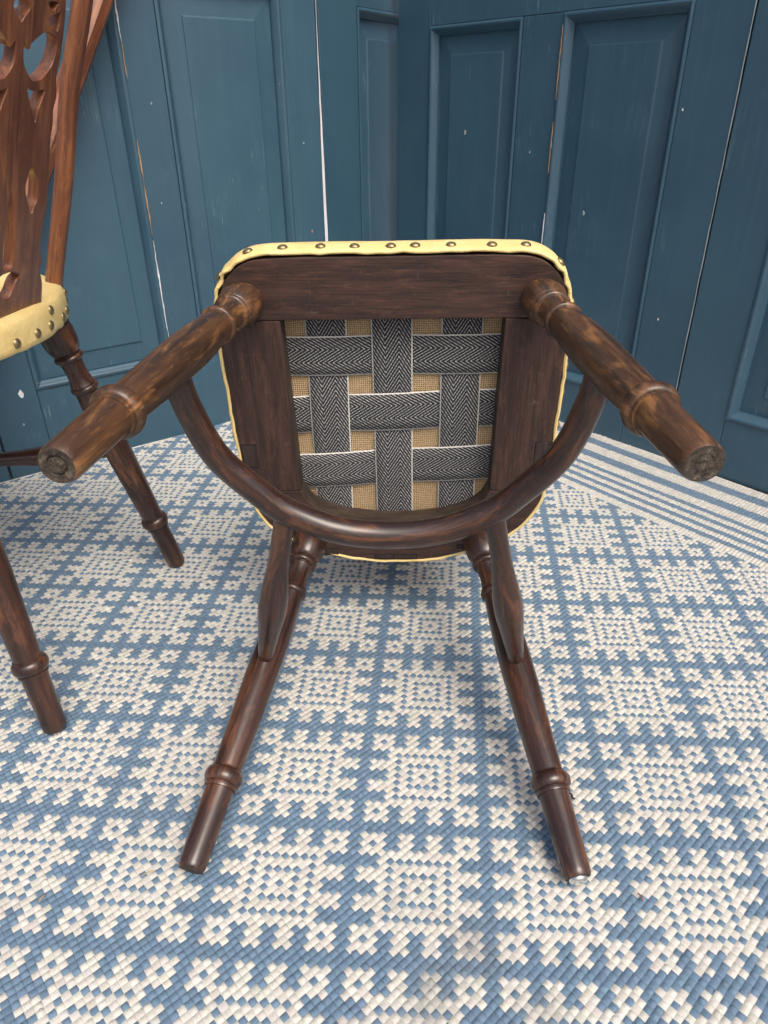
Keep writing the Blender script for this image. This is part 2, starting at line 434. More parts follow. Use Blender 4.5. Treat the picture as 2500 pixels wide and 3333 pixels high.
def chip(parent, x, z, r, mat, k):
    rr = np.random.default_rng(k); m_ = 9
    pr_ = [(x + r * rr.uniform(.4, 1.0) * math.cos(a) * .7, z + r * rr.uniform(.4, 1.0) * math.sin(a) * 1.2) for a in np.linspace(0, 2 * math.pi, m_, endpoint=False)]
    V = [(p[0], y, p[1]) for y in (.0005, -.0007) for p in pr_]
    F = [tuple(range(m_, 2 * m_))] + [(i, (i + 1) % m_, m_ + (i + 1) % m_, m_ + i) for i in range(m_)]
    return mesh_obj('paint_chip', V, F, mat, parent, smooth=False)
for k, (x, z, r, m_) in enumerate(((.693, .681, .003, WHITE), (.35, .60, .0025, PALE), (.72, .30, .003, WHITE))): chip(d_r, x, z, r, m_, k)
for k, (x, z, r, m_) in enumerate(((-1.05, .183, .010, WHITE), (-1.06, .12, .003, PALE), (-.68, .70, .0025, PALE), (-.335, .62, .003, PALE), (-.325, .43, .0035, BARE), (-.69, .52, .002, PALE), (-.90, .10, .004, PALE), (-.80, .13, .003, PALE))): chip(d_l, x, z, r, m_, k + 40)
# scraps left on the panels: small dried leaf and cobweb tuft
for k, (x, z) in enumerate(((.505, .487), (.151, .634))): chip(d_r, x, z, .006, PALE, k + 90).location.y = .0049

# dark post leaning on the left door behind the upright chair
pb = np.array((-0.922, 1.202, -.004)); pt_ = np.array((-0.4746, 1.5866, .922)); ax = pt_ - pb
wn = np.array((DL[1], -DL[0], 0))
pts = [pb + ax * t + wn * (.028 - .0 * t) for t in np.linspace(0, 1.12, 24)]
V, F, G = tube(pts, [.0225] * 24, seg=8, up=(.3, -.9, .2))
post = mesh_obj('leaning_rail', V, F, WOOD_BACK, None, smooth=False, g=G)
tag(post, 'dark wooden rail slanting behind the back of the upright chair', 'rail')

# ------------------------------------------------------------------ rug
CQ = np.array([[0.030138126846481178, 0.42935190118281863], [0.00501301545535229, -0.0003518448268777252], [-0.0004321982500380163, -0.005037274822751309],
               [-7.58394674659072e-05, 9.798564082829156e-06], [5.643809579548425e-05, -2.2374889525215855e-05], [2.522539874507193e-05, -5.601523834098581e-05]])
def rug_xy(a, b):
    u, v = a + b, b - a
    A = np.stack([np.ones_like(u), u, v, u * u / 100, u * v / 100, v * v / 100], -1)
    return A @ CQ

def motif(a, b):
    """True where the stitch is white; motif laid out on the diagonal of the weave, 28 half steps to a repeat"""
    u, v = a + b, b - a
    du = np.abs((u + 14) % 28 - 14); dv = np.abs((v + 14) % 28 - 14)
    hi, lo = np.maximum(du, dv), np.minimum(du, dv)
    body = (hi <= 7) | ((hi == 8) & (lo <= 6))
    body &= ~((hi == 6) & (lo % 2 == 0) & (lo <= 6))
    body &= ~((hi == 3) & ((lo == 1) | (lo == 3)))
    body &= ~(hi == 0)
    paw = ((hi == 9) & (lo == 3)) | ((hi == 10) & ((lo == 2) | (lo == 4))) | ((hi == 11) & (lo == 3)) | ((hi == 12) & ((lo == 2) | (lo == 4)))
    fu, fv = np.abs(du - 10), np.abs(dv - 10)
    flower = (fu <= 2) & (fv <= 2) & ~((fu == 0) & (fv == 0))
    return body | paw | flower

A0, A1, B0, B1 = -84, 155, -176, 74
ai, bi = np.meshgrid(np.arange(A0, A1 + 1), np.arange(B0, B1 + 1), indexing='ij')
ai = ai.ravel(); bi = bi.ravel()
white = motif(ai, bi)
border = ai >= 118
stripe = np.isin(ai, [121, 122, 125, 126, 129, 130, 133, 134, 139, 140, 141, 142, 148, 149, 150, 151])
white = np.where(border, ~stripe, white)
n = len(ai)
na, nb = 5, 4
ga = np.array([-.505, -.33, 0, .33, .505]); gb = np.array([-.505, -.25, .25, .505])      # stitch runs along b
GA, GB = np.meshgrid(ga, gb, indexing='ij'); GA = GA.ravel(); GB = GB.ravel()
# pinch the ends to a lozenge-ended float
inn = ((np.abs(GA) < .4) & (np.abs(GB) < .4)).astype(float)      # the crown of each stitch; the rim stays on the weave grid
hz = inn * 1.0; midc = inn * (np.abs(GA) < .01)
ja = rng.normal(0, .06, n); jb = rng.normal(0, .06, n); rot_ = rng.normal(-.06, .13, n)
hh = .00125 * (1 + rng.normal(0, .2, n)) * np.where(white, 1.04, .98)
sa = 1 + rng.normal(0, .05, n); sb = 1 + rng.normal(0, .07, n)
na_, nb_ = A1 - A0 + 1, B1 - B0 + 1; wg = white.reshape(na_, nb_)
nbw = sum(np.roll(wg, sh, ax).astype(int) for sh, ax in ((1, 0), (-1, 0), (1, 1), (-1, 1)))
dotg = ~wg & (nbw == 4)                                                       # single blue stitches inside the pale motif
by_dot = (wg & (np.roll(dotg, 1, 0) | np.roll(dotg, -1, 0) | np.roll(dotg, 1, 1) | np.roll(dotg, -1, 1))).ravel()
rim = (1 - inn)[None] * np.where(by_dot, .11, np.where(white, .03, .0))[:, None]                 # pale yarn is fuller and laps over the blue
aa = ai[:, None] + GA[None] * (1 + rim) + inn[None] * (ja[:, None] + GA[None] * (sa[:, None] - 1) - GB[None] * rot_[:, None])
bb = bi[:, None] + GB[None] * (1 + 1.15 * rim) + inn[None] * (jb[:, None] + GB[None] * (sb[:, None] - 1) + GA[None] * rot_[:, None])
xy = rug_xy(aa, bb)
split = np.where((ai + (rng.random(n) < .15)) % 2 == 0, .80, -.12)           # every other row is a double cord
tilt = .00035 * GB[None] / .6 * np.ones((n, 1))
und = .0012 * np.sin(xy[..., 0] * 9 + 1) * np.sin(xy[..., 1] * 7)
zz_ = -.0034 + hh[:, None] * 1.45 * (hz[None] - midc[None] * split[:, None]) + tilt + und - .0006 + np.where(by_dot, .00030, np.where(white, .00010, 0))[:, None] * (1 - inn)[None]
Vv = np.concatenate([xy, zz_[..., None]], -1).reshape(-1, 3).astype(np.float32)
base = np.arange(n)[:, None] * (na * nb)
q = []
for i in range(na - 1):
    for j in range(nb - 1): q.append((i * nb + j, (i + 1) * nb + j, (i + 1) * nb + j + 1, i * nb + j + 1))
q = np.array(q)
Fq = (base[:, :, None] + q[None]).reshape(-1, 4).astype(np.int32)
me = bpy.data.meshes.new('woven_stitches')
me.vertices.add(len(Vv)); me.vertices.foreach_set('co', Vv.ravel())
me.loops.add(Fq.size); me.loops.foreach_set('vertex_index', Fq.ravel())
me.polygons.add(len(Fq)); me.polygons.foreach_set('loop_start', np.arange(0, Fq.size, 4, dtype=np.int32))
me.polygons.foreach_set('use_smooth', np.ones(len(Fq), bool))
me.update(calc_edges=True)
BLUE, CREAM = np.array((.128, .205, .295)), np.array((.565, .552, .51))
c = np.where(white[:, None], CREAM, BLUE) * (1 + rng.normal(0, .05, (n, 1))) * (1 + rng.normal(0, .012, (n, 3)))
# grey dirt smudges walked into the rug near the camera
u_, v_ = ai + bi, bi - ai
for (su, sv, ru, am) in ((11, 11, 3.6, .62), (3, 17, 3.0, .5), (2, 24, 3.2, .45), (22, 21, 3.0, .4), (-8, 27, 3, .35), (-60, -20, 9, .10), (30, -70, 10, .08), (-2, 3, 4, .12), (60, -40, 8, .08)):
    k = am * np.exp(-((u_ - su) ** 2 + (v_ - sv) ** 2) / (2 * ru * ru)) * rng.uniform(.4, 1.2, n)
    c = c * (1 - k[:, None]) + np.array((.15, .16, .17)) * k[:, None]
c = np.clip(c, .01, .95)
ca = me.attributes.new('Col', 'FLOAT_COLOR', 'POINT')
ca.data.foreach_set('color', np.repeat(np.c_[c, np.ones(n)], na * nb, axis=0).astype(np.float32).ravel())
gg = me.attributes.new('g', 'FLOAT_VECTOR', 'POINT')
gl = np.zeros((n, na * nb, 3), np.float32); gl[..., 0] = (GA[None] * .007) + rng.uniform(0, 30, (n, 1)); gl[..., 1] = GB[None] * .007 + rng.uniform(0, 30, (n, 1))
gg.data.foreach_set('vector', gl.ravel())
me.materials.append(RUG)
rug = empty('rug', Matrix.Identity(4), 'blue and cream woven rug with diamond flower pattern and striped end under the chairs', 'rug')
st = bpy.data.objects.new('woven_stitches', me); link(st, rug); tag(st, kind='stuff')
# backing sheet a little darker than the yarn
aE, bE = np.meshgrid(np.linspace(A0 - .5, A1 + .6, 40), np.linspace(B0 - .6, B1 + .5, 40), indexing='ij')
xyb = rug_xy(aE, bE).reshape(-1, 2)
bv = [(x, y, -.0056 + .0012 * math.sin(x * 9 + 1) * math.sin(y * 7)) for x, y in xyb]
bf = [(i * 40 + j, (i + 1) * 40 + j, (i + 1) * 40 + j + 1, i * 40 + j + 1) for i in range(39) for j in range(39)]
BACKING = plain('rug_backing', (.26, .31, .38), .9)
mesh_obj('backing', bv, bf, BACKING, rug)
# bound hem along the two edges that meet the doors
HEM = plain('rug_hem', (.62, .60, .56), .85)
for nm, line in (('hem', rug_xy(np.full(60, A1 + .7), np.linspace(B0 - .5, B1, 60))), ('hem', rug_xy(np.linspace(A0, A1 + .5, 60), np.full(60, B0 - .8)))):
    V, F, G = tube([(x, y, -.0048) for x, y in line], [.0026] * 60, seg=8)
    mesh_obj(nm, V, F, HEM, rug)

# ------------------------------------------------------------------ chairs
LEG_PROF = [(-.012, .0180), (0, .0205), (.02, .0228), (.045, .0243), (.066, .0245), (.088, .0232), (.106, .0205), (.1165, .0178), (.1170, .0168), (.1195, .0168), (.1200, .0180), (.1235, .0200), (.129, .0207), (.1345, .0202), (.1380, .0184), (.1385, .0172), (.1420, .0171), (.1425, .0163),
            (.155, .0152), (.175, .0147), (.195, .0150), (.212, .0162), (.2225, .0182), (.2230, .0176), (.2265, .0176), (.2270, .0186), (.231, .0197), (.2365, .0201), (.242, .0196), (.2455, .0182), (.2460, .0168), (.255, .0167), (.29, .0177), (.35, .0192), (.42, .0200), (.49, .0200),
            (.57, .0192), (.65, .0182), (.72, .0172), (.762, .0166), (.7655, .0165), (.7660, .0176), (.7695, .0178), (.7700, .0172), (.7715, .0186), (.7755, .0203), (.782, .0215), (.790, .0219), (.797, .0213), (.8030, .0199), (.8055, .0184), (.8060, .0174), (.8085, .0174), (.8090, .0183), (.8135, .0185), (.8170, .0180), (.8175, .0163),
            (.83, .0160), (.87, .0157), (.92, .0153), (.96, .0150), (.985, .0147), (.994, .0142), (1.0, .0128)]

def lathe_leg(name, parent, top, foot, mat, seed, seg=40, end_ring=False):
    r0 = np.random.default_rng(seed)
    top = np.array(top, float); foot = np.array(foot, float); ax = foot - top; L = np.linalg.norm(ax); ax /= L
    ref = np.array((0, 1.0, 0)); n1 = ref - ax * (ax @ ref); n1 /= np.linalg.norm(n1); n2 = np.cross(ax, n1)
    V, F, G, FM = [], [], [], []
    ph = r0.uniform(0, 6.28, 4)
    for (t, r) in LEG_PROF:
        for k in range(seg):
            a = 2 * math.pi * k / seg
            rr = r * (1 + .006 * math.sin(2 * a + ph[0]) + .005 * math.sin(3 * a + ph[1] + t * 9))
            V.append(top + ax * t * L + n1 * rr * math.cos(a) + n2 * rr * math.sin(a)); G.append((rr * math.cos(a), rr * math.sin(a), t * L))
    m = len(LEG_PROF)
    for i in range(m - 1):
        for k in range(seg):
            k2 = (k + 1) % seg; F.append((i * seg + k, (i + 1) * seg + k, (i + 1) * seg + k2, i * seg + k2)); FM.append(0)
    # worn end grain: rings with an uneven face
    prof_end = [(.0118, .0), (.0102, -.0002), (.0078, -.0001), (.0070, -.0016 if end_ring else .0001), (.0062, -.0016 if end_ring else -.0002), (.0056, .0002), (.0030, .0003), (.0009, -.0006 if end_ring else .0002)]
    prev = (m - 1) * seg
    for (r, h) in prof_end:
        cur = len(V)
        for k in range(seg):
            a = 2 * math.pi * k / seg; hh_ = h + r0.normal(0, .00022)
            V.append(foot + ax * hh_ + n1 * r * math.cos(a) + n2 * r * math.sin(a)); G.append((r * math.cos(a) * 3, r * math.sin(a) * 3, 1.0 + 4 * r))
        for k in range(seg):
            k2 = (k + 1) % seg; F.append((prev + k, cur + k, cur + k2, prev + k2)); FM.append(1)
        prev = cur
    F.append(tuple(prev + k for k in range(seg))); FM.append(1)
    return mesh_obj(name, V, F, [mat, END_GRAIN], parent, g=G, fmat=FM, sharp=50)

half = [(0, .2090), (.08, .2095), (.14, .2085), (.165, .2050), (.184, .1935), (.1965, .1765), (.2040, .1500), (.2075, .105), (.2065, .04), (.2045, -.03), (.2010, -.095), (.1880, -.138), (.1600, -.1710), (.105, -.2000), (.05, -.2145), (0, -.2180)]
OUT = catmull(half + [(-x, y) for x, y in half[-2:0:-1]], 6, closed=True)     # clockwise seen from above: +x side first
_d = np.roll(OUT, -1, 0) - np.roll(OUT, 1, 0); _d /= np.linalg.norm(_d, axis=1)[:, None]
ONRM = np.stack([-_d[:, 1], _d[:, 0]], 1)
if (ONRM[0] @ np.array((0, 1))) < 0: ONRM = -ONRM
ARC = np.concatenate([[0], np.cumsum(np.linalg.norm(np.diff(np.vstack([OUT, OUT[:1]]), axis=0), axis=1))])

def clip_poly(P, fn):
    """Sutherland-Hodgman against fn(p) >= 0 (linear)"""
    out = []
    for i in range(len(P)):
        a, b = P[i], P[(i + 1) % len(P)]; fa, fb = fn(a), fn(b)
        if fa >= 0: out.append(a)
        if (fa >= 0) != (fb >= 0): out.append(a + (b - a) * fa / (fa - fb))
    return out

def prism(name, poly, z0, z1, mat, parent, axis, bev=.0012, mat2=None, inner=None, noise=.0):
    poly = [np.array(p, float) for p in poly]
    # drop near duplicates
    P = [poly[0]]
    for p in poly[1:]:
        if np.linalg.norm(p - P[-1]) > .0007: P.append(p)
    if np.linalg.norm(P[0] - P[-1]) < .0007: P.pop()
    bm = bmesh.new()
    lo = [bm.verts.new((p[0], p[1], z0)) for p in P]; hi = [bm.verts.new((p[0], p[1], z1)) for p in P]
    bm.faces.new(lo); bm.faces.new(hi[::-1])
    for i in range(len(P)):
        j = (i + 1) % len(P); bm.faces.new((lo[j], lo[i], hi[i], hi[j]))
    bmesh.ops.recalc_face_normals(bm, faces=bm.faces)
    edges = [e for e in bm.edges if all(abs(v.co.z - z0) < 1e-6 for v in e.verts)]
    bmesh.ops.bevel(bm, geom=edges, offset=bev, segments=2, affect='EDGES', profile=.5)
    bm.normal_update()
    me = bpy.data.meshes.new(name); bm.to_mesh(me)
    me.materials.append(mat)
    if mat2:
        me.materials.append(mat2)
        for pl in me.polygons:
            if abs(pl.normal.z) < .5 and inner(pl.center): pl.material_index = 1
    bm.free()
    co = np.array([v.co[:] for v in me.vertices])
    g = co.copy()
    if axis == 'x': g = co[:, [1, 2, 0]]
    elif axis == 'y': g = co[:, [0, 2, 1]]
    a = me.attributes.new('g', 'FLOAT_VECTOR', 'POINT'); a.data.foreach_set('vector', g.astype(np.float32).ravel())
    o = bpy.data.objects.new(name, me); link(o, parent); return o

# one shared dome for every upholstery nail
bm = bmesh.new(); rings = []
for k, (r, h) in enumerate([(.0062, 0), (.0062, .0006), (.0056, .0017), (.0045, .0027), (.0030, .0034), (.0014, .0038)]):
    rings.append([bm.verts.new((r * math.cos(a), r * math.sin(a), h)) for a in np.linspace(0, 2 * math.pi, 14, endpoint=False)])
tip = bm.verts.new((0, 0, .0039))
for i in range(len(rings) - 1):
    for k in range(14): bm.faces.new((rings[i][k], rings[i][(k + 1) % 14], rings[i + 1][(k + 1) % 14], rings[i + 1][k]))
for k in range(14): bm.faces.new((rings[-1][k], rings[-1][(k + 1) % 14], tip))
for f in bm.faces: f.smooth = True
NAIL = bpy.data.meshes.new('nail'); bm.to_mesh(NAIL); bm.free(); NAIL.materials.append(BRASS)

def make_chair(mat4, label, rt, rf, ft, ff, zs, seed, splat_dx=0.0, dx=0.0, glide_side=0, end_rings=()):
    R0 = np.random.default_rng(seed)
    root = empty('chair', mat4, label, 'chair')
    for s in (-1, 1):
        lathe_leg('leg', root, (s * ft[0], ft[1], zs), (s * ff[0], ff[1], 0), WOOD_LEG, seed + 3 + s, end_ring=(s in end_rings))
        lg = lathe_leg('leg', root, (s * rt[0], rt[1], zs), (s * rf[0] + dx, rf[1], 0), WOOD, seed + 13 + s)
        if s == glide_side:
            top = np.array((s * rt[0], rt[1], zs)); ft_ = np.array((s * rf[0] + dx, rf[1], 0.)); a = (ft_ - top) / np.linalg.norm(ft_ - top)
            V, F, G = tube([ft_ - a * .002, ft_ + a * .0020, ft_ + a * .0040, ft_ + a * .0054, ft_ + a * .0060], [.0098, .0096, .0084, .0056, .002], seg=24)
            mesh_obj('glide', V, F, STEEL, lg)
    # crinoline stretcher and its two spurs
    hp = [(.191, .172, .201), (.1865, .128, .207), (.168, .072, .212), (.132, .028, .215), (.105, .004, .216), (.056, -.0185, .216)]
    pts = catmull([(-x, y, z) for x, y, z in hp] + [(0, -.0255, .216)] + hp[::-1], 7)
    rr = [.0125 + .0022 * math.sin(math.pi * i / (len(pts) - 1)) ** .7 for i in range(len(pts))]
    V, F, G = tube(pts, rr, 22); mesh_obj('crinoline_stretcher', V, F, WOOD, root, g=G)
    for s in (-1, 1):
        top = np.array((s * rt[0], rt[1], zs)); ft_ = np.array((s * rf[0] + dx, rf[1], 0.)); e = top + (ft_ - top) * .4826
        a = np.array((s * .108, .004, .2165)); ts = np.linspace(0, 1, 26)
        prof = [.0103 + .0062 * math.exp(-((t - .56) / .20) ** 2) + .0006 * (1 - t) - .0022 * max(0, t - .8) / .2 for t in ts]
        V, F, G = tube([a + (e - a) * t for t in ts], prof, 20); mesh_obj('spur_stretcher', V, F, WOOD, root, g=G)
    # seat frame, four rails
    seat = empty('seat'); seat.parent = root
    for k in ('label', 'category'):
        if k in seat: del seat[k]
    zt = zs + .029; e = .00035
    O = [np.array(p) for p in OUT]
    prism('front_rail', clip_poly(O, lambda p: p[1] - .1368 - e), zs, zt, WOOD_RAIL, seat, 'x')
    for s in (-1, 1):
        poly = clip_poly(clip_poly(clip_poly(O, lambda p: .1368 - e - p[1]), lambda p: p[1] + .1005 - e), lambda p: s * p[0] - .1335 - .012 * max(0, 0))
        poly = [np.array((p[0] - s * (.0045 * max(0, (-p[1] - .02) / .08) if abs(abs(p[0]) - .1335) < 1e-4 else 0), p[1])) for p in poly]
        prism('side_rail', poly, zs, zt, WOOD_RAIL, seat, 'y', mat2=WOOD_INNER, inner=lambda c: abs(c.x) < .136)
    inner = catmull([(.1285, -.1005), (.117, -.1200), (.095, -.1350), (.06, -.1460), (0, -.1515), (-.06, -.1460), (-.095, -.1350), (-.117, -.1200), (-.1285, -.1005)], 6)
    outer = clip_poly(O, lambda p: -.1005 - e - p[1])
    i0 = max(range(len(outer)), key=lambda i: outer[i][0] + 10 * outer[i][1]); outer = outer[i0:] + outer[:i0]
    if outer[1][0] > outer[-1][0] and False: outer = outer[::-1]
    # outer runs from the right joint round the back to the left joint
    if outer[1][1] > outer[0][1] - 1e-6 and outer[1][0] < 0: outer = [outer[0]] + outer[:0:-1]
    poly = outer + [np.array((x, y - e)) for x, y in inner[::-1]]
    prism('rear_rail', poly, zs, zt, WOOD_RAIL, seat, 'x', mat2=WOOD_INNER, inner=lambda c: c.y > -.155 and abs(c.x) < .129 and c.y < -.101)
    # plugs and filled mortises seen on the underside
    for (x0, x1, y0, y1) in ((.183, .2015, -.063, -.029), (-.202, -.184, -.056, -.027), (.084, .104, -.2085, -.1985), (.004, .030, -.2155, -.2080), (-.030, .002, -.2158, -.2085), (-.108, -.088, -.1965, -.1905)):
        gx = .0009
        prism('plug_gap', [(x0 - gx, y0 - gx), (x1 + gx, y0 - gx), (x1 + gx, y1 + gx), (x0 - gx, y1 + gx)], zs - .00025, zs + .002, GAP, seat, 'y', .0001)
        jt = R0.normal(0, .0006, 8)
        prism('plug', [(x0 + jt[0], y0 + jt[1]), (x1 + jt[2], y0 + jt[3]), (x1 + jt[4], y1 + jt[5]), (x0 + jt[6], y1 + jt[7])], zs - .0006, zs + .002, WOOD_PLUG, seat, 'y', .0004)
    # hessian lining and webbing straps on top of the rails
    nx = 24; hv = []; hf = []
    for i in range(nx + 1):
        for j in range(nx + 1):
            x = -.16 + .32 * i / nx; y = -.18 + .34 * j / nx
            hv.append((x, y, zt + .0042 - .0012 * math.sin(i * .9) * math.sin(j * 1.1)))
    for i in range(nx):
        for j in range(nx): hf.append((i * (nx + 1) + j, i * (nx + 1) + j + 1, (i + 1) * (nx + 1) + j + 1, (i + 1) * (nx + 1) + j))
    mesh_obj('hessian_lining', hv, hf, HESSIAN, seat)
    sgn = -1                                                      # image right is local -x for the tipped chair
    Vc = [(-.0846, .0258), (-.0012, .0256), (.0855, .0256)]; Hc = [(.0812, .0825, .0258), (-.0005, .0088, .0266), (-.0862, -.0712, .0266)]
    over = {(0, 0): 'H', (1, 0): 'V', (2, 0): 'H', (0, 1): 'V', (1, 1): 'H', (2, 1): 'V', (0, 2): 'H', (1, 2): 'V', (2, 2): 'H'}
    zw = zt + .0012; amp = .0016
    def lift(d): return 1 / (1 + (abs(d) / .030) ** 8)
    def strap(fn, L0, L1, crosses, phase):
        m_, k_ = 72, 5; V, F, U = [], [], []
        for i in range(m_ + 1):
            t = L0 + (L1 - L0) * i / m_
            z = zw
            for (c0, ov) in crosses: z += (-amp if ov else amp) * lift(t - c0)
            for j in range(k_):
                u = j / (k_ - 1); x, y = fn(t, u)
                V.append((x, y, z + (.0004 if j in (0, k_ - 1) else 0))); U.append((u, t / .0515 + phase))
        for i in range(m_):
            for j in range(k_ - 1): F.append((i * k_ + j, i * k_ + j + 1, (i + 1) * k_ + j + 1, (i + 1) * k_ + j))
        o = mesh_obj('webbing_strap', V, F, WEB, seat, uv=U)
        so = o.modifiers.new('thickness', 'SOLIDIFY'); so.thickness = .0013; so.offset = 0
        return o
    for i, (xc, hw) in enumerate(Vc):
        strap(lambda t, u, xc=xc, hw=hw: (sgn * (xc + (u - .5) * 2 * hw - .008 * 0 + (.003 if xc < -.05 else 0) * t * 5), t), -.170, .150, [((Hc[j][0] + Hc[j][1]) / 2, over[(i, j)] == 'V') for j in range(3)], i * .37)
    for j, (ya, yb_, hw) in enumerate(Hc):
        strap(lambda t, u, ya=ya, yb_=yb_, hw=hw: (sgn * t, ya + (yb_ - ya) * (t + .137) / .274 + (u - .5) * 2 * hw), -.150, .150, [(Vc[i][0], over[(i, j)] == 'H') for i in range(3)], j * .61)
    # leatherette cover
    no = len(OUT); ph = R0.uniform(0, 6.28, 12)
    def bulge(i, dz): return (.12 + .88 / (1 + math.exp(-(OUT[i][1] - .15) / .012))) * (.0022 + .0030 * max(0, min(1, dz / .027)) ** .8) * (1 if dz < .034 else .75 if dz < .04 else .4 if dz < .043 else 0)
    def wave(s, k0, amp_): return amp_ * (math.sin(s * k0 + ph[0]) + .7 * math.sin(s * k0 * 1.9 + ph[1]) + .5 * math.sin(s * k0 * 3.3 + ph[2])) / 2
    levels = [(.0002, .0010, 1), (.0022, -.0014, 1.2), (.0044, .0006, 1), (.0048, .007, .5), (.0052, .015, .35), (.0052, .024, .3), (.0046, .032, .2), (.0020, .038, .1), (-.003, .0450, 0), (-.010, .0520, 0), (-.020, .0580, 0), (-.045, .0660, 0), (-.09, .0720, 0), (-.15, .0750, 0)]
    V, F = [], []
    for (of, dz0, wv) in levels:
        for i in range(no):
            dz = dz0; s = ARC[i]; corner = math.exp(-((abs(OUT[i][0]) - .19) / .018) ** 2) * math.exp(-((OUT[i][1] - .185) / .03) ** 2)
            bl = bulge(i, dz)
            if of < -.0025:                                      # the pad thins towards the back where the splat and bow are let in
                fr = min(1, max(0, (OUT[i][1] + .20) / .13)); fr = fr * fr * (3 - 2 * fr); dz = .040 + (dz - .040) * (.22 + .78 * fr if of > -.12 else 1 - .35 * (1 - fr))
            o_ = of + bl + wv * wave(s, 75, .0011) + wv * corner * .0016 * math.sin(s * 330); z_ = dz + wv * wave(s + 3, 60, .0013) + corner * wv * .0015 * math.sin(s * 250 + 1)
            p = OUT[i] + ONRM[i] * o_ if of > -.03 else OUT[i] * (1 + of / .2)
            V.append((p[0], p[1], zs + z_))
    for l in range(len(levels) - 1):
        for i in range(no):
            j = (i + 1) % no; F.append((l * no + i, l * no + j, (l + 1) * no + j, (l + 1) * no + i))
    F.append(tuple((len(levels) - 1) * no + i for i in range(no)))
    cover = mesh_obj('seat_cover', V, F, LEATHER, root)
    # upholstery nails round the border
    def nail(s, dz):
        s = s % ARC[-1]; i = int(np.searchsorted(ARC, s)) % no
        nrm = Vector((ONRM[i][0], ONRM[i][1], -.01)).normalized(); p = OUT[i] + ONRM[i] * (.0046 + bulge(i, dz))
        q_ = nrm.to_track_quat('Z', 'Y'); m4 = q_.to_matrix().to_4x4(); m4.translation = (p[0], p[1], zs + dz)
        o = bpy.data.objects.new('nail', NAIL); link(o, cover); o.matrix_local = m4
    s = -.0015
    while s < ARC[-1] - .02:
        nail(s + R0.normal(0, .0015), .0115 + R0.normal(0, .0009)); s += .0402
    mid = ARC[-1] / 2
    for ds in (-.062, -.165, .165, .062, -.19, .19): nail(mid + ds, .0285)
    # bow back
    hb = [(.155, -.163, zs + .018), (.155, -.170, zs + .045), (.160, -.212, zs + .167), (.165, -.242, zs + .267), (.165, -.281, zs + .358), (.150, -.313, zs + .430), (.115, -.334, zs + .480), (.060, -.3445, zs + .508)]
    pts = catmull([(-x, y, z) for x, y, z in hb] + [(0, -.3465, zs + .515)] + hb[::-1], 6)
    V, F, G = tube(pts, [.0126] * len(pts), 8, up=(1, 0, 0), squash=.92); o = mesh_obj('bow_back', V, F, WOOD_BACK, root, g=G, smooth=False)
    bv_ = o.modifiers.new('edge', 'BEVEL'); bv_.width = .0022; bv_.segments = 2; bv_.limit_method = 'ANGLE'; bv_.angle_limit = rad(25)
    # pierced splat
    make_splat(root, zs, splat_dx)
    return root

SP_EDGE = [(.073, -.012), (.073, .000), (.0712, .0275), (.068, .039), (.0632, .050), (.0662, .059), (.063, .068), (.0605, .083), (.0615, .102), (.065, .12), (.0675, .137), (.066, .17), (.064, .198), (.066, .212), (.065, .227), (.0685, .241), (.0655, .259),
           (.070, .276), (.0720, .292), (.0732, .3126), (.072, .330), (.069, .352), (.061, .378), (.052, .405), (.047, .435), (.048, .465), (.050, .495)]
SP_HOLES = [[(.006, .2886), (.0146, .2821), (.0175, .2865), (.0245, .2913), (.041, .299), (.054, .298), (.0636, .2927), (.062, .279), (.055, .267), (.041, .2565), (.026, .2533), (.016, .259), (.007, .270)],
            [(.044, .311), (.052, .3142), (.0660, .3182), (.0662, .312), (.0645, .3046), (.062, .2995), (.0565, .3017), (.047, .3052)],
            [(.042, .3250), (.0605, .3258), (.057, .3204), (.0516, .3167), (.044, .3198)],
            [(.0156, .2474), (.0278, .2453), (.0473, .2468), (.0434, .2366), (.0375, .2247), (.0336, .2143), (.0273, .224), (.0202, .2364)],
            [(.0345, .1745), (.0408, .1655), (.0482, .1563), (.049, .1365), (.0445, .1279), (.0384, .1195), (.031, .1304), (.0252, .1418), (.0238, .155)],
            [(.012, .345), (.030, .345), (.048, .352), (.044, .372), (.026, .388), (.012, .392), (.016, .368)]]
SP_MID = [[(0, .326), (.010, .322), (.0135, .315), (.006, .308), (0, .302)], [(0, .150), (.0045, .135), (.0085, .112), (.0105, .090), (.0105, .075), (.009, .066), (.0045, .0625), (0, .062)], [(0, .0605), (.0126, .0591), (.025, .0515), (.018, .0466), (.010, .0336), (0, .027)]]
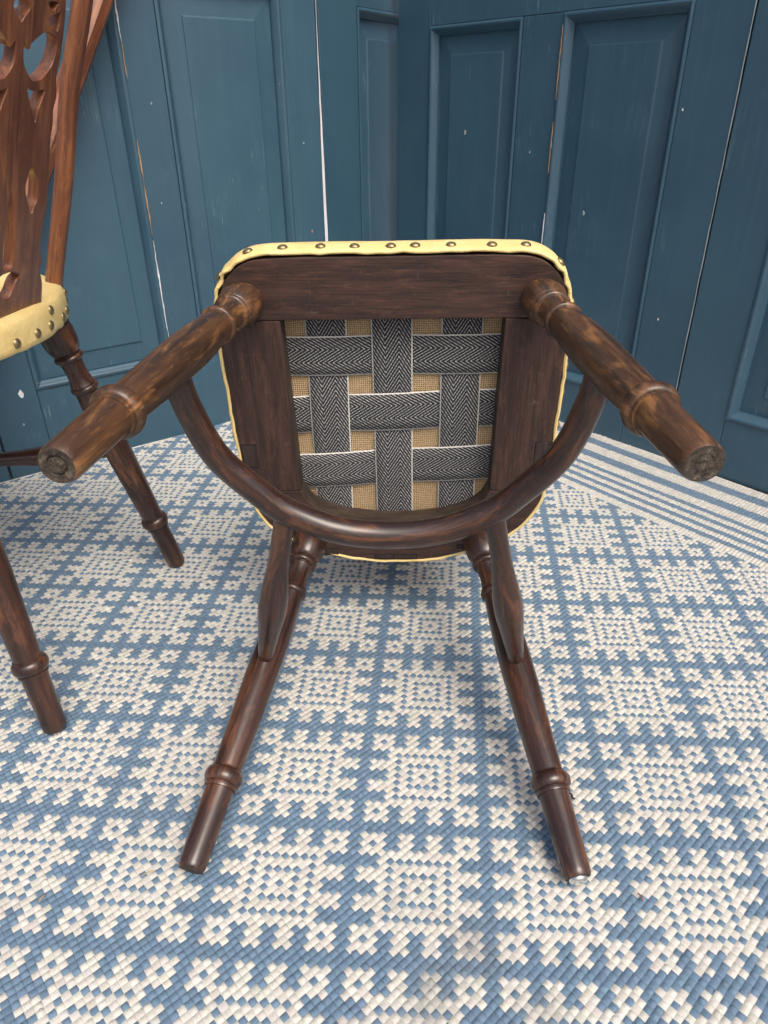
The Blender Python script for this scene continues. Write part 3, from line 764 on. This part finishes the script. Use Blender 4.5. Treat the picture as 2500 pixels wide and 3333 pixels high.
def make_splat(root, zs, sdx):
    cu = bpy.data.curves.new('splat_outline', 'CURVE'); cu.dimensions = '2D'; cu.fill_mode = 'BOTH'; cu.extrude = .0052; cu.bevel_depth = .0009; cu.bevel_resolution = 1
    def spl(P):
        s = cu.splines.new('POLY'); s.points.add(len(P) - 1)
        for i, (x, y) in enumerate(P): s.points[i].co = (x, y, 0, 1)
        s.use_cyclic_u = True
    R = catmull(SP_EDGE, 4); L = R[::-1] * np.array((-1, 1)); spl(np.vstack([R, L]))
    for h in SP_HOLES:
        c_ = catmull(h, 4, closed=True); spl(c_); spl(c_[::-1] * np.array((-1, 1)))
    for h in SP_MID:
        full = h + [(-x, y) for x, y in h[-2:0:-1]]; spl(catmull(full, 4, closed=True))
    tmp = bpy.data.objects.new('splat_tmp', cu); COL.objects.link(tmp)
    dg = bpy.context.evaluated_depsgraph_get(); me = bpy.data.meshes.new_from_object(tmp.evaluated_get(dg)); me.name = 'splat'
    bpy.data.objects.remove(tmp); bpy.data.curves.remove(cu)
    co = np.array([v.co[:] for v in me.vertices]); s = co[:, 1]
    y = -.205 - .34 * s + np.where(s > .33, 1.1 * (s - .33) ** 2, 0); zc = zs + .0355 + .94 * s
    th = math.atan2(.34, .94)
    out = np.stack([co[:, 0] + sdx, y + co[:, 2] * math.cos(th), zc + co[:, 2] * math.sin(th)], 1)
    me.vertices.foreach_set('co', out.astype(np.float32).ravel())
    g = np.stack([co[:, 0], co[:, 2], co[:, 1]], 1)
    a = me.attributes.new('g', 'FLOAT_VECTOR', 'POINT'); a.data.foreach_set('vector', g.astype(np.float32).ravel())
    me.materials.clear(); me.materials.append(WOOD_BACK)
    me.update(); me.set_sharp_from_angle(angle=rad(35))
    o = bpy.data.objects.new('splat', me); link(o, root)
    return o

# tipped chair: local x -> image left, y (front) -> up, z (up) -> away from the camera
Rm = Matrix(((0.9991419704542662, 0.03883750018444936, -0.014386502569733601), (-0.03961354906270311, 0.9975132261899655, -0.058293484256334134), (0.012086753386367622, 0.05881336714990529, 0.9981958215886638)))
ZS1 = 0.42702
M1 = (Rm @ Matrix(((-1, 0, 0), (0, 0, 1), (0, 1, 0)))).to_4x4()
M1.translation = Vector((0.013453, 0.845515, 0.328549)) + (Rm @ Vector((0, -ZS1, 0)))
make_chair(M1, 'dark wooden chair tipped on its back, webbed seat underside and four turned legs facing out',
           (.1161, -.167), (.1953, -.2905), (.1709, .1617), (.2081, .1816), ZS1, 21, dx=.0066, glide_side=-1, end_rings=(1,))

M2 = Matrix.Rotation(1.4075, 4, 'Z'); M2.translation = (-.6412, .8755, 0)
make_chair(M2, 'dark wooden chair standing upright at left with pierced splat and studded yellow seat',
           (.1253, -.1675), (.1897, -.2545), (.171, .162), (.208, .184), .4364, 57, splat_dx=-.020)

# ------------------------------------------------------------------ bits of fluff and straw lying on the rug
def bit(name, pts, r, mat, label, cat):
    V, F, G = tube(catmull(pts, 6), [r] * ((len(pts) - 1) * 6 + 1), seg=6)
    return tag(mesh_obj(name, V, F, mat, None, g=G), label, cat)
THREAD = plain('dark_thread', (.03, .022, .02), .8); STRAW = plain('dry_straw', (.42, .30, .15), .7); RED = plain('reddish_scrap', (.22, .09, .07), .7)
def fl(sx, sy):
    d = M.to_3x3() @ Vector(((sx - 1250) / 2305, -(sy - 1666.5) / 2305, -1)); k = -.685 / d.z
    return (d.x * k, d.y * k)
def on(pts, z=.0010): return [(*fl(x, y), z + .0012 * (i % 2)) for i, (x, y) in enumerate(pts)]
bit('thread', on([(1846, 2583), (1858, 2588), (1864, 2598), (1869, 2604)]), .0011, THREAD, 'short dark curled thread on the rug beside the right rear leg', 'thread')
bit('straw', on([(462, 2852), (485, 2842), (506, 2836)]), .0006, STRAW, 'thin straw on the rug left of the left rear foot', 'straw')
bit('straw', on([(126, 2938), (138, 2926), (148, 2915)]), .0006, STRAW, 'thin straw on the rug near the lower left edge', 'straw')
bit('scrap', on([(2076, 2910), (2086, 2922), (2092, 2936)]), .0008, RED, 'reddish scrap on the rug right of the metal foot glide', 'scrap')
